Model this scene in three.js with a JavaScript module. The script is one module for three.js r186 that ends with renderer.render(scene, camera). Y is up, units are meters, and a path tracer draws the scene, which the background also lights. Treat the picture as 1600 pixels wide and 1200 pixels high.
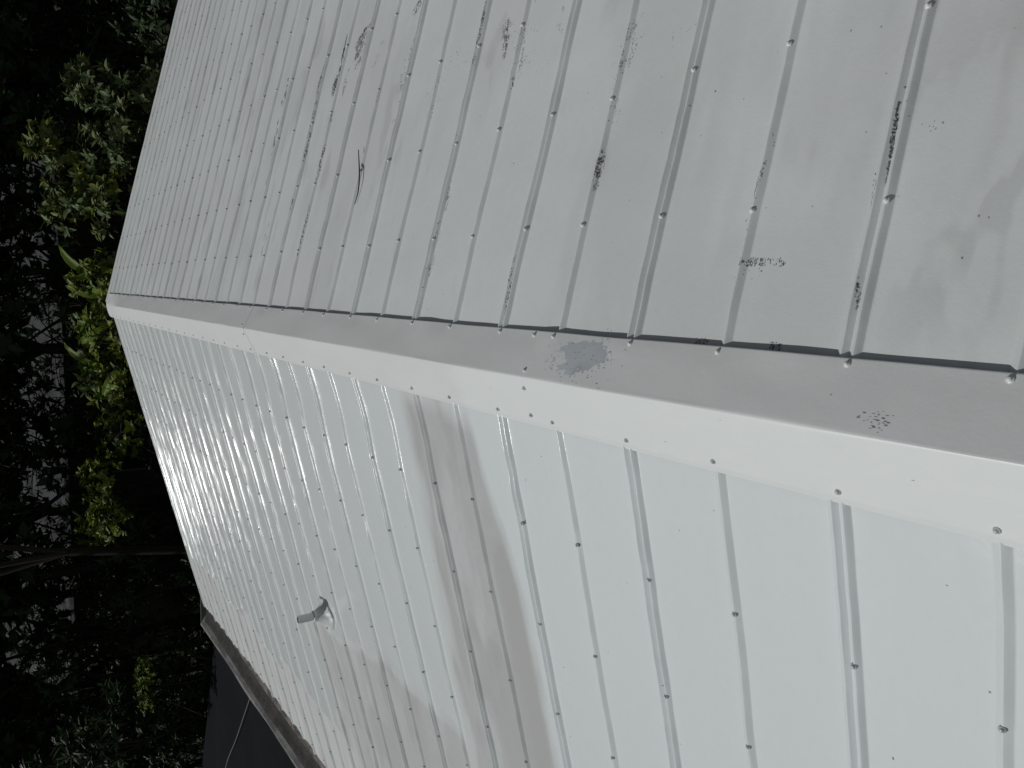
import * as THREE from 'three';
import { mergeGeometries } from 'three/addons/utils/BufferGeometryUtils.js';

// ------------------------------------------------------------------ camera
const scene = new THREE.Scene();
const camera = new THREE.PerspectiveCamera(53.43, 1024 / 768, 0.05, 600);
camera.position.set(0.2442, 1.3891, 0.551);
camera.up.set(0.993, -0.0461, -0.1091);            // the phone is held on its side
camera.lookAt(0.2442 - 0.1157, 1.3891 - 0.5723, 0.551 - 0.8118);

// ------------------------------------------------------------------ sky and sun
const EL = 56 * Math.PI / 180, AZ = 29 * Math.PI / 180;
const sunDir = new THREE.Vector3(-Math.cos(EL) * Math.cos(AZ), Math.sin(EL), -Math.cos(EL) * Math.sin(AZ));
{ // clear, slightly hazy sky: pale at the horizon, deeper overhead, a soft aureole round the sun
  const W = 256, H = 128, d = new Float32Array(W * H * 4), v = new THREE.Vector3();
  for (let j = 0; j < H; j++) for (let i = 0; i < W; i++) {
    const el = ((j + 0.5) / H - 0.5) * Math.PI, az = ((i + 0.5) / W - 0.5) * 2 * Math.PI, p = (j * W + i) * 4;
    v.set(Math.cos(el) * Math.cos(az), Math.sin(el), Math.cos(el) * Math.sin(az));
    const t = Math.pow(Math.max(0, v.y), 0.45), c = Math.max(0, v.dot(sunDir)), g = 0.10 * Math.pow(c, 6) + 0.35 * Math.pow(c, 60);
    const hz = [0.29, 0.302, 0.312], zn = [0.125, 0.142, 0.160];
    for (let k = 0; k < 3; k++) d[p + k] = v.y < 0 ? hz[k] * 0.35 : hz[k] + (zn[k] - hz[k]) * t + g;
    d[p + 3] = 1;
  }
  const sky = new THREE.DataTexture(d, W, H, THREE.RGBAFormat, THREE.FloatType);
  sky.mapping = THREE.EquirectangularReflectionMapping; sky.magFilter = THREE.LinearFilter; sky.minFilter = THREE.LinearFilter; sky.needsUpdate = true;
  scene.background = sky; scene.environment = sky;
}
const sun = new THREE.DirectionalLight(new THREE.Color(1.0, 0.992, 0.968), 3.6);
sun.name = 'sun';
sun.position.copy(sunDir).multiplyScalar(40).add(new THREE.Vector3(-1, 0, -6));
sun.target.position.set(-1, 0, -6);
sun.castShadow = true;
sun.shadow.mapSize.set(4096, 4096);
Object.assign(sun.shadow.camera, { left: -22, right: 22, top: 22, bottom: -22, near: 1, far: 90 });
scene.add(sun, sun.target);

const renderer = new THREE.WebGLRenderer({ antialias: true });
renderer.toneMapping = THREE.LinearToneMapping;
renderer.toneMappingExposure = 0.555;
renderer.shadowMap.enabled = true;

// ------------------------------------------------------------------ helpers
function rng(seed) {
  let a = seed >>> 0;
  return () => { a = (a + 0x6D2B79F5) | 0; let t = Math.imul(a ^ (a >>> 15), 1 | a); t = (t + Math.imul(t ^ (t >>> 7), 61 | t)) ^ t; return ((t ^ (t >>> 14)) >>> 0) / 4294967296; };
}
const NT = new Float32Array(65536);
{ const r = rng(77); for (let i = 0; i < 65536; i++) NT[i] = r() * 2 - 1; }
function noise(x, y) {
  const xi = Math.floor(x), yi = Math.floor(y);
  let fx = x - xi, fy = y - yi;
  fx = fx * fx * (3 - 2 * fx); fy = fy * fy * (3 - 2 * fy);
  const x0 = xi & 255, x1 = (xi + 1) & 255, y0 = (yi & 255) << 8, y1 = ((yi + 1) & 255) << 8;
  const a = NT[y0 + x0], b = NT[y0 + x1], c = NT[y1 + x0], d = NT[y1 + x1];
  return a + (b - a) * fx + (c - a) * fy + (a - b - c + d) * fx * fy;
}
const fbm = (x, y) => 0.55 * noise(x, y) + 0.3 * noise(x * 2.1 + 17, y * 2.1 + 5) + 0.15 * noise(x * 4.3 + 41, y * 4.3 + 9);
const smooth = (a, b, x) => { const t = Math.min(1, Math.max(0, (x - a) / (b - a))); return t * t * (3 - 2 * t); };
const gauss = (x, c, w) => Math.exp(-((x - c) / w) * ((x - c) / w));
const used = {};
function numbered(name) { const n = used[name] || 0; used[name] = n + 1; return n ? name + '_' + String(n).padStart(3, '0') : name; }
function put(o, parent) { o.castShadow = o.receiveShadow = true; parent.add(o); return o; }
function part(name, geo, mat, parent, label) {
  const m = new THREE.Mesh(geo, mat); m.name = parent === scene ? numbered(name) : name;
  if (label) m.userData.label = label;
  return put(m, parent);
}
function thing(name, label, category, pos = [0, 0, 0], group) {
  const g = new THREE.Group(); g.name = numbered(name); g.position.set(...pos);
  g.userData = { label, category }; if (group) g.userData.group = group;
  scene.add(g); return g;
}
const lin = (r, g, b) => new THREE.Color().setRGB(r, g, b);

// ------------------------------------------------------------------ roof frame: zc = metres away from the camera end, s = metres down a slope, h = metres off the sheet
const TH = 0.24292, CT = Math.cos(TH), ST = Math.sin(TH), SP = 0.305;
function roofPoint(side, zc, s, h) { return [side * (s * CT + h * ST), -s * ST + h * CT, -zc]; }
const Z0 = -5 * SP, ZL = 10.2, ZR = 10.64;
const eaveS = (side, zc) => side < 0 ? 4.09 + 0.05 * Math.max(0, zc - 7.3) + 0.02 * noise(zc * 7, 3) + 0.014 * noise(zc * 19, 8) + 0.008 * noise(zc * 43, 5) : 4.15;
function sag(side, zc, s) {                         // the sheet is not flat: it waves between the purlins and dips under the ridge
  let h = 0.0032 * noise(zc * 1.7 + side * 9, s * 2.1) + 0.0016 * noise(zc * 4.1 + side * 31, s * 5.5);
  h += 0.0006 * noise(zc * 9 + 3, s * 14 + side * 5);
  if (side < 0) h -= 0.010 * gauss(s, 0.34, 0.16) * smooth(1.6, 2.6, zc) * smooth(5.5, 3.6, zc);
  return h * smooth(0.0, 0.25, s);
}
const ribShift = (side, zc, s) => 0.0026 * noise(zc * 3.3 + side * 13, s * 3.1) + 0.0012 * noise(zc * 7.7, s * 9 + side * 3);

// ------------------------------------------------------------------ roof coating textures (what the paint is: fresh coat, old chalky coat, flaked spots)
function coatTexture(side, za, zb, W, Hh, flakes) {
  const S1 = 4.4, map = new Uint8Array(W * Hh * 4), rw = W >> 1, rh = Hh >> 1, rough = new Uint8Array(rw * rh * 4);
  const enc = v => Math.round(255 * (v <= 0.0031308 ? 12.92 * v : 1.055 * Math.pow(v, 1 / 2.4) - 0.055));
  const lut = new Uint8Array(4097); for (let i = 0; i <= 4096; i++) lut[i] = enc(i / 4096);
  const fresh = [0.70, 0.742, 0.75], first = [0.66, 0.698, 0.70], old = [0.448, 0.466, 0.466], grime = [0.375, 0.383, 0.379];
  const rBase = [0.665, 0.70, 0.70], rOld = [0.618, 0.640, 0.640], rWash = [0.555, 0.575, 0.573];
  for (let j = 0; j < Hh; j++) {
    const s = (j + 0.5) / Hh * S1;
    for (let i = 0; i < W; i++) {
      const z = za + (i + 0.5) / W * (zb - za);
      let r, g, b, ro;
      const n1 = fbm(z * 2.3 + side * 50, s * 1.1), n2 = fbm(z * 9 + 7, s * 3.2 + side * 20), n3 = noise(z * 60, s * 45);
      if (side < 0) {
        // the old strip that the new coat left out
        const e = 0.05 * n2, l = 2.27 + 0.09 * smooth(0.2, 2, s) + e, rr = 1.76 - 0.16 * smooth(0.1, 1.0, s) + 0.03 * n2;
        let o = smooth(l + 0.05, l - 0.07, z) * smooth(rr - 0.02, rr + 0.045, z) * smooth(0.12, 0.26, s + 0.05 * n2);
        const lo = 1.93 + 0.06 * n1 + 0.05 * n2 + smooth(3.2, 4.3, z) * 0.2;
        o = Math.max(o, smooth(lo - 0.05, lo + 0.09, s) * smooth(2.3, 2.5, z) * smooth(4.75 + 0.16 * n2, 4.5 + 0.16 * n2, z));
        const kz = Math.floor(z / SP), lo2 = 3.27 + 0.11 * NT[(kz * 37 + 11) & 65535] + 0.08 * NT[((kz >> 1) * 53 + 5) & 65535] + 0.02 * n2;
        const low = smooth(lo2 - 0.03, lo2 + 0.05, s) * smooth(4.3, 4.7, z);
        o = Math.max(o, low);
        const near = smooth(4.3, 4.7, z);
        o = Math.max(o, (1 - near) * smooth(2.6, 3.0, s + 0.2 * n1) * smooth(1.4, 1.7, z));
        const second = smooth(1.9, 2.3, z + 0.1 * n2) * (1 - 0.5 * smooth(4.6, 2.8, z)), m = 0.5 + 0.5 * n1, gm = Math.max(0, n2 - 0.05) * 1.9, wipe = smooth(0.05, 0.4, fbm(z * 7 + 19, s * 1.3 + 4)), rim = 0.75 * gauss(z, rr + 0.09, 0.07) * smooth(0.5, 0.9, s) * (0.75 + 0.5 * n2) + 0.4 * smooth(0.1, 0.4, noise(z * 13, s * 2.2 + 9));
        for (let c = 0; c < 3; c++) {
          let v = (fresh[c] + (first[c] - fresh[c]) * second) * (1 + 0.012 * n1 + 0.008 * n3);
          let w = old[c] * (1 + 0.07 * n2 + 0.025 * n3) + (fresh[c] - old[c]) * wipe * 0.18; w += (grime[c] * (c ? 1 : 1.02) - w) * Math.min(0.75, (gm * m + rim) * 1.1);
          w += 0.075 * low;
          v += (w - v) * o;
          if (c === 0) r = v; else if (c === 1) g = v; else b = v;
        }
        ro = 0.18 + 0.54 * o + 0.05 * n2;
      } else {
        const st = fbm(z * 1.5 + 90, s * 1.2 + 3), o = smooth(-0.12, 0.3, st + 0.3 * n2), w2 = 0.5 * smooth(-0.05, 0.4, fbm(z * 1.9 + 31, s * 1.3 + 60) + 0.3 * n2 + 0.12 * noise(z * 25, s * 4));
        const br = smooth(0.25, 0.55, fbm(z * 13 + 5, s * 5 + 2)) * gauss(z, 0.12, 0.2) * gauss(s, 0.5, 0.25) + 0.5 * smooth(0.3, 0.6, n2) * o;
        for (let c = 0; c < 3; c++) {
          let v = rBase[c] * (1 + 0.015 * n1 + 0.012 * n3);
          v += (rOld[c] - v) * o; v += (rWash[c] - v) * w2; v += (grime[c] - v) * Math.min(0.32, br * 0.6);
          if (c === 0) r = v; else if (c === 1) g = v; else b = v;
        }
        ro = 0.46 + 0.14 * o + 0.05 * n2;
      }
      const p = (j * W + i) * 4;
      map[p] = lut[Math.max(0, Math.min(4096, r * 4096 | 0))]; map[p + 1] = lut[Math.max(0, Math.min(4096, g * 4096 | 0))]; map[p + 2] = lut[Math.max(0, Math.min(4096, b * 4096 | 0))]; map[p + 3] = 255;
      if (!(i & 1) && !(j & 1)) { const q = ((j >> 1) * rw + (i >> 1)) * 4; rough[q] = rough[q + 2] = 0; rough[q + 1] = Math.round(255 * ro); rough[q + 3] = 255; }
    }
  }
  // flaked spots: dots and short scraps of the dark sheet showing through
  const R = rng(900 + side + Math.round(za * 10)), px = W / (zb - za), py = Hh / S1;
  function scrap(z, s, rad, tone) {
    const ci = (z - za) * px, cj = s * py, ri = rad * px, rj = rad * py * (1 + 0.8 * R());
    for (let j = Math.floor(cj - rj); j <= cj + rj; j++) for (let i = Math.floor(ci - ri); i <= ci + ri; i++) {
      if (i < 0 || j < 0 || i >= W || j >= Hh) continue;
      const d = ((i - ci) / Math.max(ri, 0.6)) ** 2 + ((j - cj) / Math.max(rj, 0.6)) ** 2;
      if (d > 1 + 0.5 * noise(i * 0.7, j * 0.7)) continue;
      const p = (j * W + i) * 4, k = 0.85; for (let c = 0; c < 3; c++) map[p + c] = map[p + c] * (1 - k) + (tone + (c ? 3 : 0)) * k;
    }
  }
  for (const [a, b, c, d, w, den] of flakes) {
    const L = Math.hypot(c - a, d - b), n = Math.round(den * Math.max(L, 0.03) * (w + 0.006) / 0.0000042);
    const ph = R() * 99;
    for (let k = 0; k < n; k++) {
      const t = R(), u = (R() + R() + R() - 1.5) / 1.5, edge = Math.sin(Math.PI * t);
      if (noise(ph + t * L * 22, u * 2 + ph) < -0.3 + 0.5 * (1 - den) - (den >= 1 ? 0.6 : 0)) continue;
      const z = a + (c - a) * t + u * w * 1.25 * (0.35 + edge), s = b + (d - b) * t + (R() - 0.5) * 0.02;
      if (w > 0.008 && noise(z * 150, s * 60 + ph) + 0.6 * noise(z * 420, s * 260) < -0.12 - 0.35 * (den - 0.5)) continue;
      scrap(z, s, (0.00045 + 0.0012 * R() * R()) * (z > 2.5 ? 1.6 : 1) * (den > 0.8 && z > 1 ? 1.4 : 1), 58 + 80 * R() * R());
    }
  }
  for (let k = 0; k < 260; k++) scrap(za + R() * (zb - za), R() * S1, 0.0008 + 0.0012 * R(), 70 + 60 * R());
  const t = new THREE.DataTexture(map, W, Hh); t.colorSpace = THREE.SRGBColorSpace;
  const q = new THREE.DataTexture(rough, rw, rh);
  for (const x of [t, q]) {
    x.magFilter = THREE.LinearFilter; x.minFilter = THREE.LinearMipmapLinearFilter; x.generateMipmaps = true;
    x.wrapS = x.wrapT = THREE.ClampToEdgeWrapping; x.repeat.set(1 / (zb - za), 1 / S1); x.offset.set(-za / (zb - za), 0); x.needsUpdate = true;
  }
  return [t, q];
}
// flakes along the shaded slope: [zc, s, zc, s, half width, density]
const FL = [[.31,.663,.303,.498,.003,1],[.296,.66,.298,.561,.012,.4],[.257,.607,.196,.603,.017,.4],[.329,.525,.321,.457,.006,.4],[.313,.297,.306,.245,.004,.5],[.602,.642,.615,.505,.012,.45],[.613,.513,.613,.328,.012,.25],[.607,.343,.504,.341,.037,.5],[.55,.327,.623,.297,.018,.4],[.615,.971,.638,.923,.018,.12],[1.203,1.162,1.204,.945,.04,.45],[1.208,1.044,1.235,.892,.03,.35],[1.21,.788,1.21,.571,.022,.5],[1.209,.699,1.206,.61,.012,.9],[1.207,.866,1.203,.767,.04,.1],[.961,1.05,.951,.975,.02,.1],[1.012,1.029,1.008,.972,.03,.1],[1.604,1.264,1.591,1.147,.019,.25],[1.786,1.344,1.812,1.014,.026,.5],[1.827,1.211,1.821,1.088,.07,.18],[1.955,1.383,1.924,1.162,.022,.9],[1.951,1.319,1.961,1.247,.035,.6],[1.837,1.311,1.767,1.052,.085,.1],[2.137,1.453,2.155,1.232,.022,.8],[2.154,1.298,2.15,1.138,.018,.6],[2.107,.698,2.108,.452,.014,.7],[2.113,.452,2.105,.323,.018,.5],[2.138,.349,2.133,.193,.015,.3],[1.542,.428,1.522,.167,.01,.35],[2.83,1.669,2.844,1.604,.04,.5],[2.787,1.484,2.761,1.322,.026,.5],[2.823,1.384,2.777,1.156,.03,.4],[2.806,1.255,2.799,1.067,.05,.25],[2.297,1.309,2.332,1.152,.13,.07],[2.434,1.26,2.429,1.002,.12,.06],[3.358,1.727,3.485,1.692,.026,.6],[3.467,1.705,3.49,1.531,.06,.7],[3.503,1.679,3.485,1.584,.05,.8],[3.433,1.535,3.455,1.469,.03,.8],[3.564,1.494,3.571,1.349,.026,.5],[3.175,1.556,3.216,1.43,.07,.15],[3.732,1.741,3.674,1.371,.018,.9],[3.728,1.495,3.728,1.381,.03,1],[3.66,1.282,3.66,.994,.025,.5],[3.66,.994,3.67,.855,.025,.6],[3.68,.855,3.66,.443,.018,.8],[3.978,1.67,4.009,1.518,.028,.4],[4.005,1.597,3.996,1.397,.026,.9],[3.96,1.428,3.95,1.03,.02,.5],[3.97,1.038,3.975,.726,.02,.4],[4.7,1.698,4.688,1.489,.05,.5],[4.69,1.406,4.66,1.218,.025,.6],[4.65,1.2,4.6,.862,.025,.5],[4.36,.672,4.345,.463,.03,.5],[.707,.146,.665,.145,.006,1],[1.02,.156,.98,.151,.016,.2],[.491,.151,.464,.148,.007,1]];
// grain of the rolled-on coating: orange peel and brush drags, 0.6 m a tile
function grainTexture() {
  const N = 512, d = new Uint8Array(N * N * 4), P = 256;
  const tile = (x, y, f, o) => { const xi = Math.floor(x * f), yi = Math.floor(y * f); let fx = x * f - xi, fy = y * f - yi; fx = fx * fx * (3 - 2 * fx); fy = fy * fy * (3 - 2 * fy); const h = (i, j) => NT[((((i % f) + f) % f) * 131 + (((j % f) + f) % f) * 733 + o) & 65535]; return h(xi, yi) * (1 - fx) * (1 - fy) + h(xi + 1, yi) * fx * (1 - fy) + h(xi, yi + 1) * (1 - fx) * fy + h(xi + 1, yi + 1) * fx * fy; };
  for (let j = 0; j < N; j++) for (let i = 0; i < N; i++) {
    const x = i / N, y = j / N, v = 0.5 + 0.24 * tile(x, y, 14, 1) + 0.16 * tile(x, y, 40, 99) + 0.1 * tile(x, y, P / 2, 7) + 0.06 * tile(x, y, P, 5);
    const p = (j * N + i) * 4; d[p] = d[p + 1] = d[p + 2] = Math.max(0, Math.min(255, v * 255)); d[p + 3] = 255;
  }
  const t = new THREE.DataTexture(d, N, N); t.wrapS = t.wrapT = THREE.RepeatWrapping; t.magFilter = THREE.LinearFilter; t.minFilter = THREE.LinearMipmapLinearFilter; t.generateMipmaps = true; t.repeat.set(1 / 0.6, 1 / 0.6); t.needsUpdate = true;
  return t;
}
const grain = grainTexture();
const ZN = 5 * SP, ZS = 15 * SP;                      // 4.575 m: textures change where two panels meet (an odd rib)
function coatMaterial(side, za, zb, W, Hh, flakes) {
  const [map, roughnessMap] = coatTexture(side, za, zb, W, Hh, flakes);
  return new THREE.MeshPhysicalMaterial({ map, roughnessMap, roughness: 1, metalness: 0, bumpMap: grain, bumpScale: 0.00055 });
}
const coat = {
  '-1': [coatMaterial(-1, -1.6, ZS, 2048, 2048, []), coatMaterial(-1, ZS, 10.8, 1024, 1024, [])],
  '1': [coatMaterial(1, ZN, ZS, 2048, 2048, FL), coatMaterial(1, ZS, 10.8, 1024, 1024, FL), coatMaterial(1, -1.6, ZN, 2048, 2048, FL)],
};

// ------------------------------------------------------------------ house
const house = thing('house', 'house with a white coated ribbed metal roof, ridge running away from the camera', 'house');
const HV = 0.0118, HS = 0.0112;
const leftEdge = [[0, 0.0018], [0.002, 0.0026], [0.0105, 0.0108], [0.0128, HV], [0.015, 0.0108], [0.020, 0.0062], [0.0248, 0.0013], [0.0268, 0.0001], [0.031, 0]];
const mid = [[-0.020, 0], [-0.0165, 0.0001], [-0.0145, 0.0012], [-0.008, 0.006], [-0.002, 0.0105], [0, HS], [0.002, 0.0105], [0.008, 0.006], [0.0145, 0.0012], [0.0165, 0.0001], [0.020, 0]];
function profile() {
  const p = leftEdge.map(a => [...a]);
  for (const x of [0.07, 0.11, 0.155, 0.2, 0.245]) p.push([x, 0]);
  for (const [x, h] of mid) p.push([SP + x, h]);
  for (const x of [0.365, 0.41, 0.455, 0.5, 0.54]) p.push([x, 0]);
  for (let i = leftEdge.length - 1; i >= 0; i--) p.push([2 * SP - leftEdge[i][0], leftEdge[i][1]]);
  return p;
}
const PROF = profile();
const wob = (side, zc, s) => sag(side, zc, s);
function panelGeometry(side, za, zEnd, far) {
  let cols = PROF.filter(([x]) => za + x < zEnd - 0.004);
  if (za + 2 * SP > zEnd + 0.002) cols = [...cols, [zEnd - za, 0], [zEnd - za + 0.002, -0.03]];      // the cut outer panel turns down over the rake
  const S0 = 0.03, rows = far ? 90 : 150, pos = [], uv = [], idx = [];
  for (let j = 0; j <= rows; j++) for (let i = 0; i < cols.length; i++) {
    const [x, h] = cols[i]; const z = za + x, s1 = eaveS(side, z), s = S0 + (s1 - S0) * j / rows;
    const lap = i === 0 ? -0.0004 : 0;
    const edge = (i === 0 || i === cols.length - 1) ? 0 : 1;
    const build = 1 + 0.14 * noise(z * 1.3 + side * 7, s * 11) + 0.1 * noise(Math.round(z / SP) * 7.7, s * 27);
    pos.push(...roofPoint(side, z + ribShift(side, Math.round(z / SP) * SP, s) * (edge || 1), s, h * build + lap + wob(side, z, s)));
    uv.push(z, s);
  }
  const n = cols.length;
  for (let j = 0; j < rows; j++) for (let i = 0; i < n - 1; i++) {
    const a = j * n + i, b = a + 1, c = a + n, d = c + 1;
    if (side > 0) idx.push(a, c, b, b, c, d); else idx.push(a, b, c, b, d, c);
  }
  const g = new THREE.BufferGeometry();
  g.setAttribute('position', new THREE.Float32BufferAttribute(pos, 3)); g.setAttribute('uv', new THREE.Float32BufferAttribute(uv, 2)); g.setIndex(idx); g.computeVertexNormals();
  const nn = g.attributes.normal; if (nn.getY(Math.floor(nn.count / 2)) < 0) { for (let i = 0; i < idx.length; i += 3) { const t = idx[i]; idx[i] = idx[i + 1]; idx[i + 1] = t; } g.setIndex(idx); g.computeVertexNormals(); }
  return g;
}
const panels = { '-1': [], '1': [] };
for (const side of [-1, 1]) for (let k = -5; k < 35; k += 2) {
  const za = k * SP, zEnd = side < 0 ? ZL : ZR;
  if (za > zEnd - 0.05) continue;
  const far = za > ZS - 0.1;
  const m = part('roof_panel', panelGeometry(side, za, zEnd, far), coat[side][far ? 1 : side > 0 && za < ZN - 0.1 ? 2 : 0], house);
  panels[side].push([za, m]);
}
panels['-1'][0][1].userData.label = 'sunlit roof panel beside the ridge';

// screws: washer and hex head, painted over; the biggest in view are parts, the rest one mass
function screwGeometry(seed) {
  const r = rng(seed), pts = [[0.0001, 0.0078], [0.0028, 0.0076], [0.0048, 0.0066], [0.0054, 0.0048], [0.0056, 0.0026], [0.0082, 0.0020], [0.0094, 0.0008], [0.0098, -0.003]].map(([x, y]) => new THREE.Vector2(x * (1 + 0.06 * (r() - 0.5)), y));
  const g = new THREE.LatheGeometry(pts, 10); g.scale(0.78, 0.88, 0.78); g.rotateX((r() - 0.5) * 0.25); g.rotateZ((r() - 0.5) * 0.25); return g;
}
const screwShapes = [1, 2, 3, 4, 5].map(screwGeometry);
const screwWhite = new THREE.MeshPhysicalMaterial({ color: lin(0.66, 0.68, 0.68), roughness: 0.34 });
const screwGrey = new THREE.MeshPhysicalMaterial({ color: lin(0.50, 0.52, 0.52), roughness: 0.34 });
const screwList = [];
const SR = rng(5);
for (const side of [-1, 1]) for (let k = -4; k < 35; k++) {
  const zEnd = side < 0 ? ZL : ZR; if (k * SP > zEnd - 0.05) continue;
  const rows = side < 0 ? [0.546, 0.940, 1.336, 1.731, 2.127, 2.528, 2.925, 3.32, 3.70, 3.98] : [0.466, 0.864, 1.263, 1.66, 2.06, 2.46, 2.86, 3.25, 3.65, 4.02];
  for (const s0 of rows) {
    if (SR() < 0.015) continue;
    const s = s0 + (SR() - 0.5) * 0.018, zr = k * SP - (k & 1 ? 0.0128 : 0) + (SR() - 0.5) * 0.004;
    screwList.push([side, zr, s, (k & 1 ? HV : HS) - 0.0008 + sag(side, zr, s) + ribShift(side, k * SP, s) * 0, k]);
  }
}
const camP = new THREE.Vector3(0.2442, 1.3891, 0.551);
const camF = new THREE.Vector3(-0.1157, -0.5723, -0.8118);
function screwMatrix(side, z, s, h, i) {
  const o = new THREE.Object3D(); o.position.set(...roofPoint(side, z + ribShift(side, Math.round(z / SP) * SP, s), s, h)); o.rotation.set(0, 0, -side * TH); o.rotateY(i * 1.7); o.updateMatrix(); return o.matrix.clone();
}
const nearness = q => { const p = new THREE.Vector3(...roofPoint(q[0], q[1], q[2], 0)).sub(camP); const d = p.dot(camF); if (d < 0.2) return 0; const l = p.length(); return p.dot(camF) / l > 0.74 ? 1 / l : 0.2 / l; };
screwList.sort((a, b) => nearness(b) - nearness(a));
const restScrews = [];
screwList.forEach((q, i) => {
  const [side, z, s, h] = q, mtx = screwMatrix(side, z, s, h, i);
  if (i < 230) {
    let host = panels[side][0][1]; for (const [za, m] of panels[side]) if (z >= za - 0.001) host = m;
    const m = part('screw', screwShapes[i % 5], side < 0 ? screwGrey : screwWhite, host);
    mtx.decompose(m.position, m.quaternion, m.scale);
  } else { const g = screwShapes[i % 5].clone(); g.applyMatrix4(mtx); restScrews.push(g); }
});
const rest = part('distant_screws', mergeGeometries(restScrews), screwGrey, house); rest.userData.kind = 'stuff';

// ridge cap: folded sheet in lapped lengths, steeper than the roof, lying on the ribs
function capMaterial(za, zb) {
  const W = 2048, Hh = 256, d = new Uint8Array(W * Hh * 4), e = new Uint8Array(W * Hh * 4), R = rng(66);
  const set = (p, v) => { for (let c = 0; c < 3; c++) { const l = Math.max(0, Math.min(1, v[c])); d[p + c] = Math.round(255 * (1.055 * Math.pow(l, 1 / 2.4) - 0.055)); } d[p + 3] = 255; };
  for (let j = 0; j < Hh; j++) for (let i = 0; i < W; i++) {
    const x = (j + 0.5) / Hh * 0.32 - 0.16, z = za + (i + 0.5) / W * (zb - za), n = fbm(z * 3, x * 9), n2 = fbm(z * 14, x * 30);
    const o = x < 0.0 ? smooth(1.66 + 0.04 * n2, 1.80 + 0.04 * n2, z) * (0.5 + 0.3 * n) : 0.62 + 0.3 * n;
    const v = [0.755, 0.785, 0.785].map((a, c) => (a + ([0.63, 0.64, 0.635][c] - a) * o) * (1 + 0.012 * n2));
    let ro = 0.4 + 0.2 * o;
    // bare galvanised patch where the coat has let go
    const pe = ((z - 1.05 + 0.3 * (x - 0.08)) / (0.12 + 0.07 * n2 + 0.05 * n)) ** 2 + ((x - 0.088) / (0.04 + 0.035 * n2)) ** 2;
    if (pe < 1 || (pe < 1.9 && noise(z * 160, x * 150) > 0.2 + (pe - 1) * 0.5)) { const b = [0.50, 0.535, 0.57], k = 1 - 0.14 * smooth(-0.1, 0.25, noise(z * 17 + 2, x * 12)); for (let c = 0; c < 3; c++) v[c] = b[c] * k * (1 + 0.05 * n2); ro = 0.5; }
    const p = (j * W + i) * 4; set(p, v); e[p] = e[p + 2] = 0; e[p + 1] = Math.round(255 * ro); e[p + 3] = 255;
  }
  const dot = (z, x, r, t) => { const ci = (z - za) / (zb - za) * W, cj = (x + 0.16) / 0.32 * Hh; for (let j = Math.floor(cj - r); j <= cj + r; j++) for (let i = Math.floor(ci - r); i <= ci + r; i++) { if (i < 0 || j < 0 || i >= W || j >= Hh) continue; const p = (j * W + i) * 4; d[p] = t; d[p + 1] = t + 3; d[p + 2] = t + 4; } };
  for (let k = 0; k < 34; k++) dot(0.205 + (R() + R() - 1) * 0.035, 0.032 + (R() + R() - 1) * 0.022, 0.2, 95 + 35 * R());
  for (let k = 0; k < 40; k++) dot(1.05 + (R() + R() - 1) * 0.17, 0.06 + (R() - 0.5) * 0.12, 0.2, 85 + 40 * R());
  for (let k = 0; k < 40; k++) dot(-1 + R() * 9, -0.14 + R() * 0.28, 0.2, 130);
  const out = [d, e].map((a, i) => { const t = new THREE.DataTexture(a, W, Hh); if (!i) t.colorSpace = THREE.SRGBColorSpace; t.magFilter = THREE.LinearFilter; t.minFilter = THREE.LinearFilter; t.repeat.set(1 / (zb - za), 1 / 0.32); t.offset.set(-za / (zb - za), 0.5); t.needsUpdate = true; return t; });
  return new THREE.MeshPhysicalMaterial({ map: out[0], roughnessMap: out[1], roughness: 1, bumpMap: grain, bumpScale: 0.0005 });
}
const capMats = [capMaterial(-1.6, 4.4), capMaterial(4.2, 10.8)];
function capPoint(x, z) {
  const flat = smooth(10.05, 9.2, z), phi = 0.27 + 0.19 * flat, ax = Math.abs(x), R = 0.0012 + 0.03 * (1 - flat);
  let yEdge = -0.140 * ST / CT + 0.0185;
  let y = yEdge + Math.tan(phi) * (0.14 - (Math.sqrt(ax * ax + R * R) - R * 0.2));
  const dent = 0.0016 * noise(z * 2.6, x * 9 + 4) + 0.0009 * noise(z * 6, x * 14) + 0.0035 * smooth(8.6, 9.6, z) * noise(z * 9, x * 12 + 2);
  y += dent * smooth(0.0, 0.03, 0.14 - ax) * (ax < 0.006 ? 0.5 : 1);
  y -= 0.0032 * (x > 0 ? Math.max(0, noise(z * 5.2, 7)) * smooth(0.09, 0.14, x) : 0);
  if (x > 0) y += (0.006 * gauss(z, 1.245, 0.035) + 0.004 * gauss(z, 0.97, 0.06) + 0.003 * gauss(z, 0.42, 0.09) + 0.003 * gauss(z, 2.02, 0.07)) * smooth(0.07, 0.14, x);
  y -= 0.045 * smooth(10.38, 10.52, z);
  return [x, y, -z];
}
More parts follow.
